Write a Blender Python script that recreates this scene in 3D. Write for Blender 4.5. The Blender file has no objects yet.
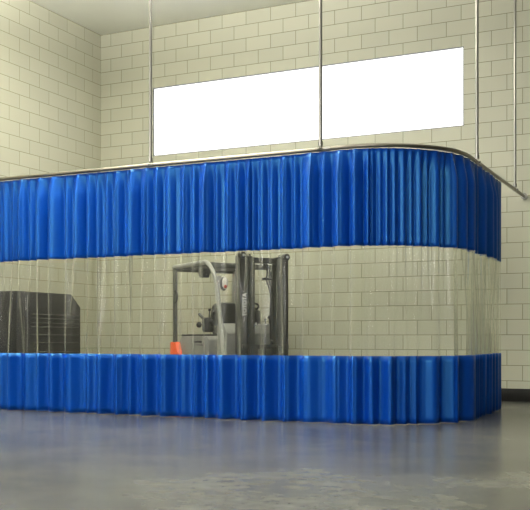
import bpy, bmesh, math, random
from mathutils import Vector, Matrix
random.seed(7)
C = bpy.context.scene
COL = C.collection
R = math.radians

# ------------------------------------------------------------------ helpers
def lin(r, g, b):
    f = lambda c: (c/255/12.92) if c/255 <= .04045 else ((c/255+.055)/1.055)**2.4
    return (f(r), f(g), f(b), 1)

def mat(name, col, rough=.5, metal=0, **kw):
    m = bpy.data.materials.new(name); m.use_nodes = True
    b = m.node_tree.nodes['Principled BSDF']
    b.inputs['Base Color'].default_value = col
    b.inputs['Roughness'].default_value = rough
    b.inputs['Metallic'].default_value = metal
    for k, v in kw.items():
        b.inputs[k].default_value = v
    return m

def noise_tint(m, scale, lo, hi, stretch=(1, 1, 1), detail=5, bump=0):
    """slight procedural variation of the paint between two colours"""
    nt = m.node_tree; N = nt.nodes; L = nt.links
    tc = N.new('ShaderNodeTexCoord'); mp = N.new('ShaderNodeMapping'); mp.inputs['Scale'].default_value = stretch
    no = N.new('ShaderNodeTexNoise'); no.inputs['Scale'].default_value = scale; no.inputs['Detail'].default_value = detail
    rp = N.new('ShaderNodeValToRGB')
    rp.color_ramp.elements[0].position = .3; rp.color_ramp.elements[0].color = lo
    rp.color_ramp.elements[1].position = .7; rp.color_ramp.elements[1].color = hi
    L.new(tc.outputs['Object'], mp.inputs['Vector']); L.new(mp.outputs['Vector'], no.inputs['Vector'])
    L.new(no.outputs['Fac'], rp.inputs['Fac'])
    L.new(rp.outputs['Color'], N['Principled BSDF'].inputs['Base Color'])
    if bump:
        bp = N.new('ShaderNodeBump'); bp.inputs['Strength'].default_value = bump; bp.inputs['Distance'].default_value = .01
        L.new(no.outputs['Fac'], bp.inputs['Height']); L.new(bp.outputs['Normal'], N['Principled BSDF'].inputs['Normal'])
    return m

def block_wall(name, axis, u0, base, mortar=(112, 110, 84), length=.4083):
    """painted concrete block, running bond; axis 0: wall along x, 1: along y"""
    m = mat(name, base, .55)
    nt = m.node_tree; N = nt.nodes; L = nt.links; b = N['Principled BSDF']
    tc = N.new('ShaderNodeTexCoord'); sp = N.new('ShaderNodeSeparateXYZ'); L.new(tc.outputs['Object'], sp.inputs[0])
    cb = N.new('ShaderNodeCombineXYZ')
    ax = N.new('ShaderNodeMath'); ax.operation = 'ADD'; ax.inputs[1].default_value = -u0
    az = N.new('ShaderNodeMath'); az.operation = 'ADD'; az.inputs[1].default_value = -.07
    L.new(sp.outputs[axis], ax.inputs[0]); L.new(sp.outputs[2], az.inputs[0])
    L.new(ax.outputs[0], cb.inputs[0]); L.new(az.outputs[0], cb.inputs[1])
    br = N.new('ShaderNodeTexBrick'); L.new(cb.outputs[0], br.inputs['Vector'])
    br.offset = .5; br.offset_frequency = 2; br.squash = 1
    br.inputs['Scale'].default_value = 1
    br.inputs['Brick Width'].default_value = length; br.inputs['Row Height'].default_value = .2032
    br.inputs['Mortar Size'].default_value = .0045; br.inputs['Mortar Smooth'].default_value = .3
    br.inputs['Bias'].default_value = 0
    c1 = [c*1.03 for c in base[:3]]+[1]; c2 = [c*.96 for c in base[:3]]+[1]
    br.inputs['Color1'].default_value = c1; br.inputs['Color2'].default_value = c2
    br.inputs['Mortar'].default_value = lin(*mortar)
    no = N.new('ShaderNodeTexNoise'); no.inputs['Scale'].default_value = 60; no.inputs['Detail'].default_value = 4
    L.new(tc.outputs['Object'], no.inputs['Vector'])
    mx = N.new('ShaderNodeMath'); mx.operation = 'MULTIPLY_ADD'
    L.new(br.outputs['Fac'], mx.inputs[0]); mx.inputs[1].default_value = -1
    nm = N.new('ShaderNodeMath'); nm.operation = 'MULTIPLY'; nm.inputs[1].default_value = .25; L.new(no.outputs['Fac'], nm.inputs[0])
    L.new(nm.outputs[0], mx.inputs[2])
    bp = N.new('ShaderNodeBump'); bp.inputs['Strength'].default_value = .35; bp.inputs['Distance'].default_value = .006
    L.new(mx.outputs[0], bp.inputs['Height']); L.new(bp.outputs['Normal'], b.inputs['Normal'])
    L.new(br.outputs['Color'], b.inputs['Base Color'])
    return m

def link(name, me, m=None, parent=None):
    o = bpy.data.objects.new(name, me); COL.objects.link(o)
    if m: me.materials.append(m)
    if parent: o.parent = parent
    return o

class MB:
    def __init__(s): s.bm = bmesh.new()
    def box(s, x0, x1, y0, y1, z0, z1, bev=0, seg=2):
        t = bmesh.new(); bmesh.ops.create_cube(t, size=1)
        bmesh.ops.scale(t, vec=(x1-x0, y1-y0, z1-z0), verts=t.verts)
        bmesh.ops.translate(t, vec=((x0+x1)/2, (y0+y1)/2, (z0+z1)/2), verts=t.verts)
        if bev: bmesh.ops.bevel(t, geom=t.edges[:], offset=bev, segments=seg, affect='EDGES', profile=.5)
        s.add(t); return s
    def add(s, t, M=None):
        if M is not None: t.transform(M)
        me = bpy.data.meshes.new('t'); t.to_mesh(me); t.free(); s.bm.from_mesh(me); bpy.data.meshes.remove(me)
    def prism(s, pts, axis, a0, a1, bev=0):
        """pts 2D outline extruded along axis ('x': pts=(y,z); 'y': (x,z); 'z': (x,y))"""
        t = bmesh.new()
        def P(p, a): return {'x': (a, p[0], p[1]), 'y': (p[0], a, p[1]), 'z': (p[0], p[1], a)}[axis]
        lo = [t.verts.new(P(p, a0)) for p in pts]; hi = [t.verts.new(P(p, a1)) for p in pts]
        t.faces.new(lo); t.faces.new(hi[::-1]); n = len(pts)
        for i in range(n): t.faces.new((lo[i], hi[i], hi[(i+1) % n], lo[(i+1) % n]))
        bmesh.ops.recalc_face_normals(t, faces=t.faces)
        if bev: bmesh.ops.bevel(t, geom=t.edges[:], offset=bev, segments=2, affect='EDGES', profile=.5)
        s.add(t); return s
    def cyl(s, p, q, r, r2=None, n=20):
        p = Vector(p); q = Vector(q); d = q-p
        t = bmesh.new()
        bmesh.ops.create_cone(t, cap_ends=True, segments=n, radius1=r, radius2=r if r2 is None else r2, depth=d.length)
        M = Matrix.Translation((p+q)/2) @ d.to_track_quat('Z', 'Y').to_matrix().to_4x4()
        s.add(t, M); return s
    def ball(s, c, r, sc=(1, 1, 1), n=16):
        t = bmesh.new(); bmesh.ops.create_uvsphere(t, u_segments=n, v_segments=n//2+2, radius=r)
        s.add(t, Matrix.Translation(c) @ Matrix.Diagonal((*sc, 1))); return s
    def tube(s, pts, r, n=12, ry=None, closed=False):
        """sweep of an ellipse (r along the side, ry along up) over a polyline"""
        pts = [Vector(p) for p in pts]; k = len(pts); rings = []; ry = ry or r
        prev = None
        for i, p in enumerate(pts):
            a = pts[i-1] if i else (pts[-1] if closed else p); b = pts[(i+1) % k] if (i < k-1 or closed) else p
            d = (b-a).normalized()
            if prev is None:
                up = Vector((0, 0, 1)) if abs(d.z) < .9 else Vector((0, 1, 0))
                side = d.cross(up).normalized()
            else:
                side = (prev-d*prev.dot(d)).normalized()
            prev = side; u = side.cross(d)
            rings.append([s.bm.verts.new(p+side*(r*math.cos(2*math.pi*j/n))+u*(ry*math.sin(2*math.pi*j/n))) for j in range(n)])
        for i in range(k if closed else k-1):
            A, B = rings[i], rings[(i+1) % k]
            for j in range(n): s.bm.faces.new((A[j], A[(j+1) % n], B[(j+1) % n], B[j]))
        if not closed:
            s.bm.faces.new(rings[0][::-1]); s.bm.faces.new(rings[-1])
        return s
    def build(s, name, m, parent=None, smooth=True):
        bmesh.ops.recalc_face_normals(s.bm, faces=s.bm.faces)
        me = bpy.data.meshes.new(name); s.bm.to_mesh(me); s.bm.free()
        o = link(name, me, m, parent)
        if smooth:
            for p in me.polygons: p.use_smooth = True
            e = me.attributes.new('sharp_edge', 'BOOLEAN', 'EDGE')
            bm = bmesh.new(); bm.from_mesh(me); bm.edges.ensure_lookup_table()
            for i, ed in enumerate(bm.edges):
                e.data[i].value = len(ed.link_faces) == 2 and ed.calc_face_angle(0) > R(35)
            bm.free()
        return o

def arcpts(ctrl, rad, n=7):
    """polyline with rounded corners"""
    ctrl = [Vector(c) for c in ctrl]; out = [ctrl[0]]
    for i in range(1, len(ctrl)-1):
        p = ctrl[i]; a = (ctrl[i-1]-p); b = (ctrl[i+1]-p)
        ra = min(rad, a.length*.49, b.length*.49)
        A = p+a.normalized()*ra; B = p+b.normalized()*ra
        for k in range(n+1):
            t = k/n; out.append(A*(1-t)**2+p*2*t*(1-t)+B*t*t)
    out.append(ctrl[-1]); return out

def tag(o, label, cat, group=None):
    o['label'] = label; o['category'] = cat
    if group: o['group'] = group
    return o
def empty(name, loc, rz=0):
    o = bpy.data.objects.new(name, None); COL.objects.link(o); o.empty_display_size = .2
    o.location = loc; o.rotation_euler = (0, 0, rz); return o
def struct(o): o['kind'] = 'structure'; return o

# ------------------------------------------------------------------ camera
F = 945.0; YAW = R(25.7); CH = .84; HZ = 338.0
cam = bpy.data.cameras.new('camera'); co = bpy.data.objects.new('camera', cam); COL.objects.link(co)
co.location = (0, 0, CH); co.rotation_euler = (R(90), 0, YAW)
cam.sensor_fit = 'HORIZONTAL'; cam.sensor_width = 36; cam.lens = F/530*36; cam.shift_y = (HZ-255)/530
cam.clip_start = .05; C.camera = co
def px_of(x, y):
    d = -math.sin(YAW)*x+math.cos(YAW)*y; l = math.cos(YAW)*x+math.sin(YAW)*y
    return 265+F*l/d

# ------------------------------------------------------------------ room
XL, XR, YB, YF, ZC = -9.07, 14.0, 12.69, -7.0, 5.765
WALL = lin(182, 181, 161)
m_back = block_wall('painted_block_back', 0, -8.874, WALL)
m_left = block_wall('painted_block_left', 1, 12.69, WALL, mortar=(128, 126, 98), length=.44)
m_ceil = noise_tint(mat('ceiling_paint', lin(234, 234, 222), .8), 1.2, lin(231, 231, 219), lin(237, 237, 225))
m_base = mat('black_baseboard', lin(18, 17, 16), .6, **{'Specular IOR Level': .2})
noise_tint(m_base, 6, lin(15, 14, 13), lin(21, 20, 18))

def concrete():
    m = mat('polished_concrete', lin(120, 118, 108), .3)
    nt = m.node_tree; N = nt.nodes; L = nt.links; b = N['Principled BSDF']
    tc = N.new('ShaderNodeTexCoord')
    def noise(sc, det, dist=0, stretch=(1, 1, 1), rot=0):
        mp = N.new('ShaderNodeMapping'); mp.inputs['Scale'].default_value = stretch; mp.inputs['Rotation'].default_value = (0, 0, rot)
        n = N.new('ShaderNodeTexNoise'); n.inputs['Scale'].default_value = sc; n.inputs['Detail'].default_value = det
        n.inputs['Distortion'].default_value = dist; n.inputs['Roughness'].default_value = .62
        L.new(tc.outputs['Object'], mp.inputs['Vector']); L.new(mp.outputs['Vector'], n.inputs['Vector']); return n
    a = noise(.7, 10, .15); c = noise(9, 8, .1); s = noise(1.6, 8, .5, (.5, 1.6, 1), .45)
    r1 = N.new('ShaderNodeValToRGB'); e = r1.color_ramp.elements
    e[0].position = .40; e[0].color = lin(102, 102, 98); e[1].position = .60; e[1].color = lin(140, 140, 133)
    L.new(a.outputs['Fac'], r1.inputs['Fac'])
    r2 = N.new('ShaderNodeValToRGB'); e = r2.color_ramp.elements
    e[0].position = .34; e[0].color = (.72, .72, .71, 1); e[1].position = .66; e[1].color = (1.0, 1.0, 1.0, 1)
    L.new(c.outputs['Fac'], r2.inputs['Fac'])
    r3 = N.new('ShaderNodeValToRGB'); e = r3.color_ramp.elements
    e[0].position = .40; e[0].color = (.86, .85, .82, 1); e[1].position = .5; e[1].color = (1, 1, 1, 1)
    L.new(s.outputs['Fac'], r3.inputs['Fac'])
    def mul(p, q):
        x = N.new('ShaderNodeMix'); x.data_type = 'RGBA'; x.blend_type = 'MULTIPLY'; x.inputs[0].default_value = 1
        L.new(p, x.inputs[6]); L.new(q, x.inputs[7]); return x.outputs[2]
    L.new(mul(mul(r1.outputs['Color'], r2.outputs['Color']), r3.outputs['Color']), b.inputs['Base Color'])
    rr = N.new('ShaderNodeMapRange'); rr.inputs['From Min'].default_value = .3; rr.inputs['From Max'].default_value = .7
    rr.inputs['To Min'].default_value = .22; rr.inputs['To Max'].default_value = .225
    L.new(a.outputs['Fac'], rr.inputs['Value']); L.new(rr.outputs[0], b.inputs['Roughness'])
    b.inputs['Specular IOR Level'].default_value = .5
    return m
struct(MB().box(XL-.2, XR+.2, YF-.2, YB+.2, -.15, 0).build('floor', concrete(), smooth=False))
struct(MB().box(XL-.2, XR+.2, YF-.2, YB+.2, ZC, ZC+.15).build('ceiling', m_ceil, smooth=False))
WX0, WX1, WZ0, WZ1 = -8.072, -3.12, 3.71, 4.79
w = MB(); w.box(XL-.2, WX0, YB, YB+.2, 0, ZC); w.box(WX1, XR+.2, YB, YB+.2, 0, ZC)
w.box(WX0, WX1, YB, YB+.2, 0, WZ0); w.box(WX0, WX1, YB, YB+.2, WZ1, ZC)
struct(w.build('wall_back', m_back, smooth=False))
LY0, LY1, LZ0, LZ1 = -6.4, 3.0, 2.6, 5.4           # unseen left window, added as key light for the curtain folds
w = MB(); w.box(XL-.2, XL, YF, LY0, 0, ZC); w.box(XL-.2, XL, LY1, YB, 0, ZC); w.box(XL-.2, XL, LY0, LY1, 0, LZ0); w.box(XL-.2, XL, LY0, LY1, LZ1, ZC)
struct(w.build('wall_left', m_left, smooth=False))
m_right = block_wall('painted_block_right', 1, 0, lin(165, 165, 152))
struct(MB().box(XR, XR+.2, YF, YB, 0, ZC).build('wall_right', m_right, smooth=False))
RZ0, RZ1 = 3.1, 5.4
rw = [(-3.2, .6)]  # unseen window behind the camera, added to light the curtain
w = MB(); xs = XL-.2
for a, b_ in rw:
    w.box(xs, a, YF-.2, YF, 0, ZC); w.box(a, b_, YF-.2, YF, 0, RZ0); w.box(a, b_, YF-.2, YF, RZ1, ZC); xs = b_
w.box(xs, XR+.2, YF-.2, YF, 0, ZC)
m_front = block_wall('painted_block_front', 0, 0, lin(120, 120, 112))
struct(w.build('wall_front', m_front, smooth=False))
m_dark_band = noise_tint(mat('added_dark_band', lin(24, 24, 26), .6), 3, lin(20, 20, 22), lin(28, 28, 30))  # unseen dark bands added for dark streaks reflected in the clear vinyl
struct(MB().box(XL+.03, XR-.03, YF, YF+.02, 0, 1.5).build('added_band_1', m_dark_band, smooth=False))
struct(MB().box(XL, XL+.02, YF, 8.2, 0, 1.5).build('added_band_2', m_dark_band, smooth=False))
struct(MB().box(XR-.02, XR, YF, YB-.03, 0, 1.5).build('added_band_3', m_dark_band, smooth=False))
struct(MB().box(XL, XR, YB-.02, YB, 0, .172, .004).build('baseboard_back', m_base))
struct(MB().box(XL, XL+.02, 8.2, YB-.02, 0, .172, .004).build('baseboard_left', m_base))

def emit(name, col, st):
    m = bpy.data.materials.new(name); m.use_nodes = True; nt = m.node_tree; nt.nodes.clear()
    o = nt.nodes.new('ShaderNodeOutputMaterial'); e = nt.nodes.new('ShaderNodeEmission')
    e.inputs['Color'].default_value = col; e.inputs['Strength'].default_value = st
    nt.links.new(e.outputs[0], o.inputs[0]); return m
m_day = emit('daylit_pane', (1, 1, .99, 1), 1.6)
m_key_left = emit('added_pane_left', (1, .985, .95, 1), 10.5)  # glow of the added left window
m_key_front = emit('added_pane_front', (1, .985, .95, 1), 20.0)  # glow of the added front window
m_edge = mat('window_edge_paint', lin(110, 112, 118), .4)
def window(n, x0, x1, z0, z1, y, m, inner):
    r = struct(empty('window_%d' % n, ((x0+x1)/2, y, z0)))
    p = MB().box(x0, x1, y-.006, y+.006, z0, z1).build('pane', m, smooth=False)
    f = MB(); t = .012; a, b_ = sorted((y, inner))
    f.box(x0, x0+t, a, b_, z0, z1); f.box(x1-t, x1, a, b_, z0, z1); f.box(x0+t, x1-t, a, b_, z0, z0+t); f.box(x0+t, x1-t, a, b_, z1-t, z1)
    f = f.build('frame', m_edge, smooth=False)
    for o in (p, f):
        o.parent = r; o.location = -r.location
window(1, WX0, WX1, WZ0, WZ1, YB+.03, m_day, YB+.005)
lw = struct(empty('window_3', (XL, LY0, LZ0)))  # added key light shaped as a window, out of view
for nm, mb, mm_ in (('pane', MB().box(XL-.066, XL-.054, LY0, LY1, LZ0, LZ1), 'glow'),
                    ('frame', MB().box(XL-.05, XL, LY0, LY0+.03, LZ0, LZ1).box(XL-.05, XL, LY1-.03, LY1, LZ0, LZ1).box(XL-.05, XL, LY0, LY1, LZ0, LZ0+.03).box(XL-.05, XL, LY0, LY1, LZ1-.03, LZ1), 'edge')):
    o = mb.build(nm, m_key_left if mm_ == 'glow' else m_edge, lw, smooth=False); o.location = -lw.location
for i, (a, b_) in enumerate(rw): window(i+2, a, b_, RZ0, RZ1, YF-.06, m_key_front, YF)  # added front window, brightens folds at the curtain corner

# ------------------------------------------------------------------ curtain path
YC, XC, RAD = 8.65, -2.32, 1.0
LF = (XC-RAD)-(XL+.05); LA = RAD*math.pi/2
def path(s):
    """point and outward normal"""
    if s < LF: return Vector((XL+.05+s, YC, 0)), Vector((0, -1, 0))
    if s < LF+LA:
        a = (s-LF)/RAD
        n = Vector((math.sin(a), -math.cos(a), 0)); return Vector((XC-RAD, YC+RAD, 0))+n*RAD, n
    return Vector((XC, YC+RAD+(s-LF-LA), 0)), Vector((1, 0, 0))
SEND = LF+LA+(11.235-YC-RAD)         # free edge of the curtain
SRAIL = LF+LA+(YB-.03-YC-RAD)
tab = []
q = 0
while q <= SRAIL:
    p, n = path(q); tab.append((q, px_of(p.x, p.y))); q += .01
def s_of(px):
    for (a, pa), (b_, pb) in zip(tab, tab[1:]):
        if pa <= px <= pb: return a+(b_-a)*(px-pa)/max(1e-9, pb-pa)
    return SEND
def s_of_x(s0): return s0
def pleats(rid, val):
    """merge ridges and valleys (pixel columns) into a list (s, +1/-1)"""
    rid = [p for p in rid if p < 466]; val = [p for p in val if p < 463]
    k = [(s_of(p+3), 1) for p in rid]+[(s_of(p+3), -1) for p in val]; k.sort()
    s = k[0][0]; sign = -k[0][1]; pre = []
    while s > .05:
        s -= random.uniform(.055, .12); pre.append((s, sign)); sign = -sign
    k = pre[::-1]+k
    out = [k[0]]
    for a in k[1:]:
        if a[1] == out[-1][1]:                        # two of a kind: put the missing one between
            out.append(((a[0]+out[-1][0])/2, -a[1]))
        out.append(a)
    s = out[-1][0]; sign = -out[-1][1]
    while s < SEND+.05:
        s += random.uniform(.07, .12); out.append((s, sign)); sign = -sign
    return out
TOP = pleats([2.5, 11, 20, 27, 37, 51, 63, 75, 86, 94, 103, 115, 126, 128.6, 144.5, 154, 166, 182, 191, 204, 213, 226, 235, 247, 249, 259,
              268, 281.7, 291, 309.4, 321, 338, 352, 366, 368.6, 377, 384.5, 391, 400, 408, 417, 424, 433.6, 442, 448, 459, 471.6, 482.6, 493],
             [6, 14, 23.5, 32, 43.6, 59, 69, 82, 91, 99, 109, 120, 137, 149.5, 159, 174, 187, 195, 209, 218, 231.6, 241, 254.7, 263, 275.6, 286.6,
              297.6, 315, 328, 345.5, 360, 374, 380, 387.5, 395.6, 404.6, 413, 421, 428.7, 438.5, 444, 454, 465, 475, 488])
BOT = pleats([8, 25, 36, 50, 69, 84, 98, 118, 127, 144, 163, 180, 193, 204, 220, 244, 262, 285, 304, 334, 352, 368, 388, 403, 412, 432, 448, 465, 480, 492],
             [16, 32, 43, 58, 80, 91, 108, 123, 133, 152, 172, 187, 198, 210, 232, 254, 275, 293, 319, 343, 360, 377, 395, 408, 419, 441, 455, 474, 486])
def prof(K, s, i):
    """profile and amplitude at s; i: search start"""
    while i < len(K)-2 and K[i+1][0] < s: i += 1
    a, b_ = K[i], K[i+1]
    w = max(1e-6, b_[0]-a[0]); t = min(1, max(0, (s-a[0])/w))
    x = t if a[1] == 1 else 1-t                       # 0 on the ridge, 1 in the valley
    rs = a[0] if a[1] == 1 else b_[0]                 # the ridge this half fold belongs to: some stand proud, some stay back
    lev = .55+.45*math.sin(rs*rs*91.7+rs*57.3)
    return x, (w, .58 if lev < .3 else .85+.15*lev), i
def curtain_sheet(z0, z1, nz, fn, off=0):
    bm = bmesh.new(); n = int(SEND/.0065); i1 = i2 = 0; rows = []
    for k in range(n+1):
        s = SEND*k/n; p, nn = path(s)
        x1, w1, i1 = prof(TOP, s, i1); x2, w2, i2 = prof(BOT, s, i2)
        col = []
        for j in range(nz+1):
            z = z0+(z1-z0)*j/nz
            d = fn(z, x1, w1, x2, w2, s)+off
            col.append(bm.verts.new((p+nn*d)+Vector((0, 0, z))))
        rows.append(col)
    for A, B in zip(rows, rows[1:]):
        for j in range(nz): bm.faces.new((A[j], B[j], B[j+1], A[j+1]))
    return bm
ZT0, ZT1, ZB0, ZB1 = 1.735, 2.677, .004, .665
def sm(t): t = min(1, max(0, t)); return t*t*(3-2*t)
def shape(x, k=1.0):
    return (.72*math.sqrt(max(0, 1-(.985*x)**2))+.28*math.cos(math.pi*x/2)**2)**k
def d_top(z, x, w):
    r = sm((ZT1+.02-z)/.30)
    w, lev = w; A = min(.115, 1.25*w)*lev
    return A*(.22+.78*r)*shape(min(1, x/(.72 if lev < .6 else .95)), 1+1.6*(1-r))-.045*(.25+.75*r)
def d_bot(z, x, w):
    w, lev = w; A = min(.13, 1.0*w)*lev; x = min(1, x/.88)
    e = max(0, min(1, (x-.18)/.64)); v = 1-sm(e*.95)       # flat ridges and flat valleys: box-like folds
    return A*(.5*shape(x)+.5*v)-.045
def fn(z, x1, w1, x2, w2, s):
    t = sm((z-.62)/(1.8-.62))
    a = d_top(z, x1, w1) if t > 0 else 0; b_ = d_bot(z, x2, w2) if t < 1 else 0
    return (a*t+b_*(1-t)+.004*math.sin(s*3.1+z))*sm((SEND-s)/.14)

def vinyl(name, a, b_):
    m = mat(name, a, .3); noise_tint(m, 1.5, a, b_, (1, 1, .15), 3)
    p = m.node_tree.nodes['Principled BSDF']
    p.inputs['Specular IOR Level'].default_value = .85; p.inputs['Specular Tint'].default_value = (.22, .8, 1, 1)
    p.inputs['Roughness'].default_value = .4
    return m
m_blue = vinyl('blue_vinyl', lin(0, 54, 154), lin(0, 59, 160))
m_blue2 = vinyl('blue_vinyl_lower', lin(0, 54, 154), lin(0, 59, 160))
def clear():
    m = bpy.data.materials.new('clear_vinyl'); m.use_nodes = True; nt = m.node_tree; N = nt.nodes; L = nt.links; N.clear()
    out = N.new('ShaderNodeOutputMaterial')
    tr = N.new('ShaderNodeBsdfTransparent'); tr.inputs[0].default_value = (.93, .94, .90, 1)
    gl = N.new('ShaderNodeBsdfGlossy'); gl.inputs['Roughness'].default_value = .26; gl.inputs[0].default_value = (1, 1, 1, 1)
    df = N.new('ShaderNodeBsdfTranslucent'); df.inputs[0].default_value = lin(225, 225, 205)
    d2 = N.new('ShaderNodeBsdfDiffuse'); d2.inputs[0].default_value = lin(225, 225, 205)
    hz = N.new('ShaderNodeMixShader'); hz.inputs[0].default_value = .5; L.new(df.outputs[0], hz.inputs[1]); L.new(d2.outputs[0], hz.inputs[2])
    m1 = N.new('ShaderNodeMixShader')
    lw = N.new('ShaderNodeLayerWeight'); lw.inputs['Blend'].default_value = .5
    pw = N.new('ShaderNodeMath'); pw.operation = 'POWER'; pw.inputs[1].default_value = 3; L.new(lw.outputs['Facing'], pw.inputs[0])
    ma = N.new('ShaderNodeMath'); ma.operation = 'MULTIPLY_ADD'; ma.inputs[1].default_value = .7; ma.inputs[2].default_value = .04; L.new(pw.outputs[0], ma.inputs[0])
    L.new(ma.outputs[0], m1.inputs[0])
    L.new(tr.outputs[0], m1.inputs[1]); L.new(hz.outputs[0], m1.inputs[2])
    fr = N.new('ShaderNodeFresnel'); fr.inputs['IOR'].default_value = 1.5
    mm = N.new('ShaderNodeMath'); mm.operation = 'MULTIPLY'; mm.inputs[1].default_value = .85; mm.use_clamp = True; L.new(fr.outputs[0], mm.inputs[0])
    mn = N.new('ShaderNodeMath'); mn.operation = 'MINIMUM'; mn.inputs[1].default_value = .42; L.new(mm.outputs[0], mn.inputs[0])
    m2 = N.new('ShaderNodeMixShader'); L.new(mn.outputs[0], m2.inputs[0]); L.new(m1.outputs[0], m2.inputs[1]); L.new(gl.outputs[0], m2.inputs[2])
    L.new(m2.outputs[0], out.inputs[0]); return m
cur = tag(empty('industrial_curtain', (XL+.05, YC, 0)), 'pleated blue vinyl curtain with clear see-through middle band, hanging around the corner', 'curtain')
def add_sheet(name, bm, m, thick):
    me = bpy.data.meshes.new(name); bm.to_mesh(me); bm.free()
    for p in me.polygons: p.use_smooth = True
    o = link(name, me, m, cur); o.location = -cur.location
    if thick:
        md = o.modifiers.new('thickness', 'SOLIDIFY'); md.thickness = thick; md.offset = 0
    return o
add_sheet('upper_band', curtain_sheet(ZT0, ZT1, 22, fn), m_blue, .002)['label'] = 'solid blue upper band'
add_sheet('clear_band', curtain_sheet(ZB1-.015, ZT0+.015, 12, fn, -.003), clear(), 0)['label'] = 'transparent clear vinyl middle band'
add_sheet('lower_band', curtain_sheet(ZB0, ZB1, 10, fn), m_blue2, .002)['label'] = 'solid blue lower band'

# ------------------------------------------------------------------ rail and hanger poles
m_chrome = mat('brushed_chrome', lin(146, 144, 138), .3, 1)
noise_tint(m_chrome, 2, lin(142, 140, 134), lin(150, 148, 142))
m_rail = noise_tint(mat('rail_steel', lin(140, 135, 124), .35, 1), 2, lin(136, 131, 120), lin(144, 139, 128))
m_dark_metal = mat('bolt_metal', lin(120, 118, 110), .35, 1)
ZR = 2.705
tr = tag(empty('curtain_track', (XL+.05, YC, ZR)), 'curved chrome track rail carrying the blue curtain, ending at the back wall', 'rail')
rail = [path(-.05)[0]]+[path(SRAIL*k/220)[0] for k in range(0, 221)]
def sub(mb, name, m, root):
    o = mb.build(name, m, root); o.location = root.matrix_basis.inverted() @ Vector((0, 0, 0))
    o.rotation_euler = (0, 0, -root.rotation_euler.z); return o
sub(MB().tube([p+Vector((0, 0, ZR)) for p in rail], .021, 14), 'rail', m_rail, tr)
pj, nj = path(s_of(326))
sub(MB().cyl((pj.x-.09, pj.y, ZR), (pj.x+.05, pj.y, ZR), .0255, n=18), 'joint_sleeve', m_chrome, tr)
pw, nw = path(SRAIL)
sub(MB().cyl((pw.x, pw.y-.006, ZR), (pw.x, YB-.002, ZR), .042, n=24), 'wall_flange', m_chrome, tr)
POLES = [(150.5, 'chrome hanger pole left of the bright window, leftmost of the four'),
         (320.5, 'chrome hanger pole crossing in front of the bright window'),
         (477, 'chrome hanger pole above the curved end of the blue curtain'),
         (515, 'chrome hanger pole nearest the back wall, beyond the curtain edge, rightmost of four')]
for px, lab in POLES:
    p, n = path(s_of(px))
    h = tag(empty('hanger_pole', (p.x, p.y, ZR)), lab, 'pole', 'hanger poles of the curtain track')
    def ad(mb, name, m): return mb.build(name, m, h)
    ad(MB().cyl((0, 0, .036), (0, 0, ZC-ZR-.01), .0175, n=20), 'rod', m_chrome)
    t = Vector((-n.y, n.x, 0))
    ad(MB().cyl((0, 0, .032), (0, 0, .075), .024, n=18), 'socket', m_chrome)
    q0 = Vector((p.x, p.y, ZR)); c = MB().cyl(q0-t*.035, q0+t*.035, .0255, n=18)
    cl = sub(c, 'pole_clamp', m_chrome, tr)
    b0 = MB().ball(q0+n*.03, .012).build('clamp_bolt', m_dark_metal, cl)
    ad(MB().cyl((0, 0, ZC-ZR-.014), (0, 0, ZC-ZR), .06, n=24), 'ceiling_flange', m_chrome)

# ------------------------------------------------------------------ dark cabinet behind the curtain
m_cab = noise_tint(mat('black_cabinet_paint', lin(14, 14, 13), .55), 3, lin(11, 11, 11), lin(17, 17, 16))
m_cab2 = mat('louver_grey', lin(48, 48, 45), .5)
cx1 = -7.84; cy0, cy1 = 9.2, 10.5; cz = 1.425
cb = tag(empty('equipment_cabinet', ((XL+cx1)/2, (cy0+cy1)/2, 0)), 'low black equipment cabinet with slanted top corner behind the clear curtain band', 'cabinet')
body = MB().prism([(cy0, .06), (cy1, .06), (cy1, cz-.17), (cy1-.2, cz), (cy0, cz)], 'x', XL+.12, cx1, .008)
sub(body, 'body', m_cab, cb)
sub(MB().box(XL+.16, cx1-.04, cy0+.04, cy1-.04, 0, .06), 'plinth', m_cab, cb)
for z in [.3, .42, .54, .66, .78, .88, .98, 1.03, 1.09, 1.14]:
    sub(MB().prism([(cx1-.002, z), (cx1+.012, z-.006), (cx1-.002, z+.01)], 'y', cy0+.28, cy1-.04), 'louver', m_cab2, cb)
sub(MB().box(cx1-.002, cx1+.004, cy0+.2, cy0+.206, .1, cz-.05), 'panel_seam', m_cab2, cb)

# ------------------------------------------------------------------ forklift (x: its left, y: its rear)
m_frame = noise_tint(mat('forklift_dark_grey', lin(74, 74, 70), .42), 4, lin(70, 70, 66), lin(80, 80, 75))
m_mast = noise_tint(mat('mast_steel', lin(58, 58, 54), .38, .3), 5, lin(52, 52, 48), lin(64, 64, 60))
m_mast2 = noise_tint(mat('inner_mast_steel', lin(82, 82, 76), .4, .3), 5, lin(76, 76, 70), lin(88, 88, 82))
m_grey = noise_tint(mat('forklift_light_grey', lin(122, 122, 118), .4), 4, lin(116, 116, 112), lin(128, 128, 124))
m_pale = noise_tint(mat('guard_pale_grey', lin(158, 157, 150), .35), 4, lin(150, 150, 143), lin(164, 163, 156))
m_black = noise_tint(mat('black_rubber', lin(24, 24, 24), .6), 8, lin(20, 20, 20), lin(30, 30, 30))
m_seat = noise_tint(mat('seat_vinyl', lin(38, 38, 37), .65), 30, lin(32, 32, 31), lin(46, 46, 44))
m_orange = noise_tint(mat('orange_paint', lin(232, 92, 40), .4), 3, lin(226, 86, 36), lin(238, 98, 46))
m_white = mat('white_lettering', lin(250, 250, 246), .5)
m_lens = mat('lamp_lens', lin(225, 222, 214), .15)
m_red = mat('red_lens', lin(190, 60, 50), .3)
m_steel = mat('bare_steel', lin(150, 148, 140), .3, .9)
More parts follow.
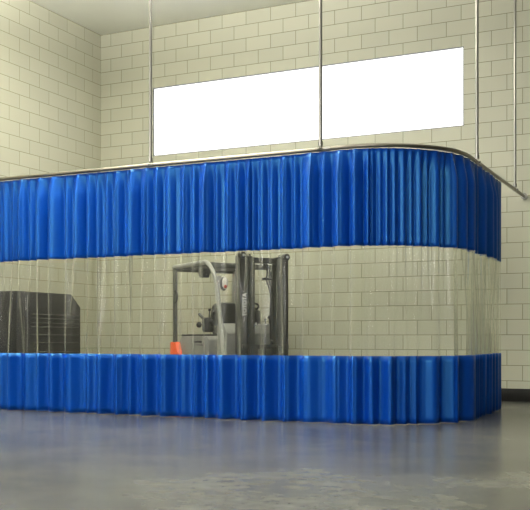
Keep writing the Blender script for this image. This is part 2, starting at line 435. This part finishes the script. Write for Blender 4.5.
fk = tag(empty('forklift', (-5.35, 11.07, 0), R(25.7+30)), 'grey counterbalance forklift with orange rear corner parked behind the clear band', 'forklift')
def fp(mb, name, m, parent=None): return mb.build(name, m, parent or fk)
# mast
for sx in (-1, 1):
    xs = (lambda a, b_: (a, b_) if sx > 0 else (-b_+.035, -a+.035))
    a, b_ = xs(.29, .38)
    mb = MB(); mb.box(*xs(.355, .38), 0, .13, .1, 1.9, .003); mb.box(*xs(.27, .38), 0, .02, .1, 1.9, .003); mb.box(*xs(.27, .38), .11, .13, .1, 1.9, .003)
    rl = fp(mb, 'outer_mast_rail', m_mast)
    mb = MB(); mb.box(*xs(.245, .268), -.03, .1, .12, 1.875, .003); mb.box(*xs(.18, .268), -.03, -.01, .12, 1.875, .003); mb.box(*xs(.18, .268), .08, .1, .12, 1.875, .003)
    fp(mb, 'inner_mast_rail', m_mast2)
    fp(MB().cyl((sx*.225, .15, .15), (sx*.225, .15, 1.72), .03), 'lift_cylinder', m_mast2)
    mb = MB().cyl((sx*.345+(.035 if sx < 0 else 0), -.025, 1.905), (sx*.345+(.035 if sx < 0 else 0), .05, 1.905), .045, n=24)
    pl = fp(mb, 'mast_pulley', m_mast)
    fp(MB().cyl((sx*.345+(.035 if sx < 0 else 0), -.032, 1.905), (sx*.345+(.035 if sx < 0 else 0), -.024, 1.905), .017, n=16), 'pulley_pin', m_white, pl)
    mb = MB().box(*xs(.20, .33), -.02, .1, 1.86, 1.9, .01); mb.cyl((sx*.24+(.035 if sx < 0 else 0), .0, 1.88), (sx*.24+(.035 if sx < 0 else 0), .0, 1.925), .012); mb.cyl((sx*.28+(.035 if sx < 0 else 0), .0, 1.88), (sx*.28+(.035 if sx < 0 else 0), .0, 1.915), .012)
    fp(mb, 'mast_end_bracket', m_mast)
fp(MB().box(-.27, .27, .0, .06, 1.81, 1.885, .006), 'mast_top_crossmember', m_mast)
fp(MB().box(-.36, .36, .1, .14, .2, .32, .006), 'mast_lower_crossmember', m_mast)
fp(MB().box(-.36, .36, .1, .14, 1.1, 1.16, .006).box(-.1, .1, .1, .15, 1.06, 1.2, .006), 'mast_middle_crossmember', m_mast) if False else None
for dx, y in ((.115, .05), (.15, .05)):
    fp(MB().tube(arcpts([(dx-.05, .1, 1.83), (dx, .08, 1.72), (dx-.03, .08, 1.6), (dx+.04, .08, 1.45), (dx+.05, .1, .8)], .08), .011, 8), 'hydraulic_hose', m_black)
fp(MB().box(.02, .15, .03, .08, 1.60, 1.63, .006), 'hose_bracket', m_black)
# carriage and forks
cg = MB(); cg.box(-.34, .34, -.075, -.035, .70, .755, .005); cg.box(-.34, .34, -.075, -.035, .28, .34, .005)
for x in (-.2, -.02, .18): cg.box(x-.02, x+.02, -.07, -.04, .34, .70, .004)
fp(cg, 'fork_carriage', m_mast)
fp(MB().prism([(.10, .755), (.15, .755), (.10, .82), (.07, .82)], 'y', -.07, -.04), 'carriage_stop', m_mast)
for x in (-.2, .2):
    fp(MB().prism([(-.115, .06), (-1.05, .045), (-1.05, .06), (-.145, .1), (-.115, .74), (-.078, .74), (-.078, .06)], 'x', x-.05, x+.05, .003), 'fork', m_mast)
# chassis
fp(MB().prism([(.22, .25), (.22, .9), (.30, 1.03), (.48, 1.03), (.5, .42), (.85, .38), (.85, .22), (.3, .2)], 'x', -.43, .43, .015), 'front_cowl', m_grey)
fp(MB().prism([(.70, .30), (.70, .82), (.76, .87), (1.54, .87), (1.62, .80), (1.44, .30)], 'x', -.45, .45, .02), 'battery_hood', m_grey)
hd = fp(MB().box(-.45, .45, 0.80, 1.56, .868, .892, .01), 'hood_edge_seal', m_black)
fp(MB().box(-.456, -.448, .9, 1.12, .775, .8, .003).box(-.456, -.448, .86, 1.05, .74, .75, .002), 'hood_latch', m_black)
fp(MB().prism([(1.34, .18), (1.64, .785), (1.82, .785), (1.84, .3), (1.8, .18)], 'x', -.51, .49, .02), 'counterweight', m_orange)
# wheels
def wheel(x, y, r, w_):
    t = fp(MB().cyl((x-w_/2, y, r), (x+w_/2, y, r), r, n=36), 'wheel', m_black)
    fp(MB().cyl((x-w_/2-.006, y, r), (x+w_/2+.006, y, r), r*.55, n=28), 'hub', m_grey, t)
for sx in (-1, 1):
    wheel(sx*.44, .28, .22, .13); wheel(sx*.33, 1.45, .19, .11)
# overhead guard
for sx in (-1, 1):
    fp(MB().box(sx*.48-.022, sx*.48+.022, 1.66, 1.74, .5, 1.84, .01), 'rear_guard_pillar', m_frame if sx < 0 else m_pale)
    fp(MB().tube(arcpts([(sx*.48, 1.74, 1.855), (sx*.48, .66, 1.86), (sx*.475, .47, 1.69), (sx*.465, .40, 1.45), (sx*.43, .26, .5)], .1), .027, 12, .032), 'front_guard_pillar', m_pale)
gd = MB()
for y in (.74, .9, 1.06, 1.22, 1.38, 1.54, 1.66): gd.box(-.47, .47, y-.025, y+.025, 1.825, 1.855, .006)
fp(gd, 'roof_slats', m_frame)
fp(MB().box(-.47, .47, .58, .63, 1.775, 1.85, .012), 'roof_front_bar', m_frame)
fp(MB().box(-.47, .47, 1.69, 1.74, 1.79, 1.85, .012), 'roof_rear_bar', m_frame)
fp(MB().prism([(-.48, 1.79), (-.31, 1.79), (-.335, 1.665), (-.465, 1.665)], 'y', .9, .96, .008), 'rear_view_mirror', m_black)
fp(MB().tube(arcpts([(-.50, 1.67, 1.52), (-.5, 1.60, 1.5), (-.5, 1.58, 1.43), (-.5, 1.60, 1.36), (-.50, 1.67, 1.34)], .03), .012, 8), 'grab_handle', m_black)
lp = fp(MB().prism([(-.49, 1.66), (-.41, 1.66), (-.39, 1.52), (-.46, 1.46)], 'y', .40, .46, .01), 'lamp_bracket', m_pale)
lh = fp(MB().ball((-0.375, 0.400, 1.555), .085, (.62, .6, 1.1), 20), 'head_lamp', m_black)
fp(MB().ball((-0.370, 0.375, 1.560), .074, (.6, .6, 1.08), 20), 'lens', m_lens, lh)
fp(MB().ball((-0.380, 0.340, 1.515), .022, (1, .7, 1.1), 12), 'indicator', m_red, lh)
# seat, steering, levers
st = fp(MB().box(-.22, .22, .72, 1.06, .88, 1.0, .035, 3), 'seat_cushion', m_seat)
bk = MB().prism([(-.21, .93), (.21, .93), (.22, 1.15), (.19, 1.29), (.12, 1.335), (-.12, 1.335), (-.19, 1.29), (-.22, 1.15)], 'y', 1.02, 1.12, .025)
fp(bk, 'seat_backrest', m_seat)
fp(MB().prism([(.42, 1.0), (.66, 1.0), (.60, 1.12), (.50, 1.22), (.44, 1.22)], 'x', -.02, .22, .03), 'steering_column', m_black)
wc = Vector((.1, .60, 1.24)); tilt = Matrix.Rotation(R(-28), 3, 'X'); ring = [wc+tilt @ Vector((.15*math.cos(a*math.pi/16), .15*math.sin(a*math.pi/16), 0)) for a in range(32)]
sw = MB().tube(ring, .013, 10, closed=True); 
for a in (0, 2.1, 4.2): sw.cyl(wc, wc+tilt @ Vector((.15*math.cos(a), .15*math.sin(a), 0)), .009, n=8)
sw.cyl(wc, wc-tilt @ Vector((0, 0, .12)), .022); fp(sw, 'steering_wheel', m_black)
for i, (x, y, h) in enumerate(((.30, .36, 1.12), (.25, .38, 1.09))):
    lv = fp(MB().cyl((x, y, 1.02), (x, y, h), .008, n=8), 'control_lever', m_black)
    fp(MB().ball((x, y, h), .026 if i == 0 else .016), 'knob', m_black, lv)
ar = MB().box(-.43, -.33, .74, .95, .92, 1.12, .03, 3); ar.box(-.40, -.36, .66, .80, 1.0, 1.05, .01); ar.ball((-.39, .72, 1.06), .035); ar.cyl((-.42, .9, 1.1), (-.45, .98, 1.17), .02); ar.ball((-.44, 1.0, 1.02), .04)
fp(ar, 'armrest_console', m_black)
for x, y, h in ((-.40, .78, 1.22), (-.36, .74, 1.19), (-.33, .70, 1.24)):
    lv = fp(MB().cyl((x, y, 1.08), (x, y-.02, h), .008, n=8), 'control_lever', m_black)
    fp(MB().ball((x, y-.02, h), .02), 'knob', m_black, lv)
for x, z in ((-.30, 1.035), (-.02, 1.0)):
    fp(MB().prism([(x, z), (x+.05, z), (x+.03, z+.05)], 'y', .205, .212), 'warning_sticker', m_white)
# lettering on the mast: reads upward
fc = bpy.data.curves.new('lettering', 'FONT'); fc.body = 'TOYOTA'; fc.size = 1; fc.extrude = .01; fc.offset = .03
to = bpy.data.objects.new('lettering_source', fc); COL.objects.link(to)
dg = bpy.context.evaluated_depsgraph_get(); me = bpy.data.meshes.new_from_object(to.evaluated_get(dg)); bpy.data.objects.remove(to)
vx = [v.co.x for v in me.vertices]; vy = [v.co.y for v in me.vertices]
x0, x1, y0, y1 = min(vx), max(vx), min(vy), max(vy)
for v in me.vertices:
    u = (v.co.x-x0)/(x1-x0)*.30; t = (v.co.y-y0)/(y1-y0)*.06; dz = v.co.z
    v.co = (-.252-t, -.002-dz*.1, 1.12+u)
me.materials.clear()
link('mast_lettering', me, m_white, fk)['label'] = 'white upright lettering'

# ------------------------------------------------------------------ lights
def area(name, loc, rot, sx, sy, power, col=(1, .97, .88)):
    l = bpy.data.lights.new(name, 'AREA'); l.shape = 'RECTANGLE'; l.size = sx; l.size_y = sy; l.energy = power; l.color = col
    o = bpy.data.objects.new(name, l); COL.objects.link(o); o.location = loc; o.rotation_euler = rot; return o
W = (1, .98, .92)
for x in (-6.0, -1.5):
    area('ceiling_fill', (x, 1.0, ZC-.45), (0, 0, 0), 2.4, .5, 30, W)  # unseen overhead area lights added for general illumination
for x, y, p in ((-6.4, 10.0, 34), (-1.8, 9.8, 8)):
    area('ceiling_fill', (x, y, ZC-.3), (0, 0, 0), 2.0, .5, p, W)  # added overhead light for the walls behind the curtain
    area('up_fill', (x, y-2, ZC-.7), (math.pi, 0, 0), 2.0, .5, 900 if x < -4 else 40, W)  # unseen upward light added to brighten the ceiling
sp = bpy.data.lights.new('wall_washer', 'SPOT'); sp.energy = 95; sp.spot_size = R(62); sp.spot_blend = 1; sp.color = (1, .97, .82); sp.shadow_soft_size = .15
so = bpy.data.objects.new('wall_washer', sp); COL.objects.link(so); so.location = (-5.6, 9.6, ZC-.15)
so.rotation_euler = (Vector((XL, 10.8, 3.1))-so.location).to_track_quat('-Z', 'Y').to_euler()

wl = area('corner_fill', (-4.6, 8.3, ZC-.5), (0, 0, 0), 1.6, .4, 36, W)  # added fill light that evens out the dark wall corner
wl.rotation_euler = (Vector((XL, YB, 4.9))-wl.location).to_track_quat('-Z', 'Y').to_euler()
wd = bpy.data.worlds.new('world'); C.world = wd; wd.use_nodes = True
wd.node_tree.nodes['Background'].inputs[0].default_value = (.8, .82, .85, 1); wd.node_tree.nodes['Background'].inputs[1].default_value = .3
C.view_settings.view_transform = 'Standard'; C.view_settings.look = 'None'; C.view_settings.gamma = 1; C.view_settings.exposure = .1
C.view_settings.use_curve_mapping = False
C.cycles.max_bounces = 10; C.cycles.diffuse_bounces = 5; C.cycles.glossy_bounces = 4; C.cycles.transparent_max_bounces = 16
C.cycles.use_denoising = True
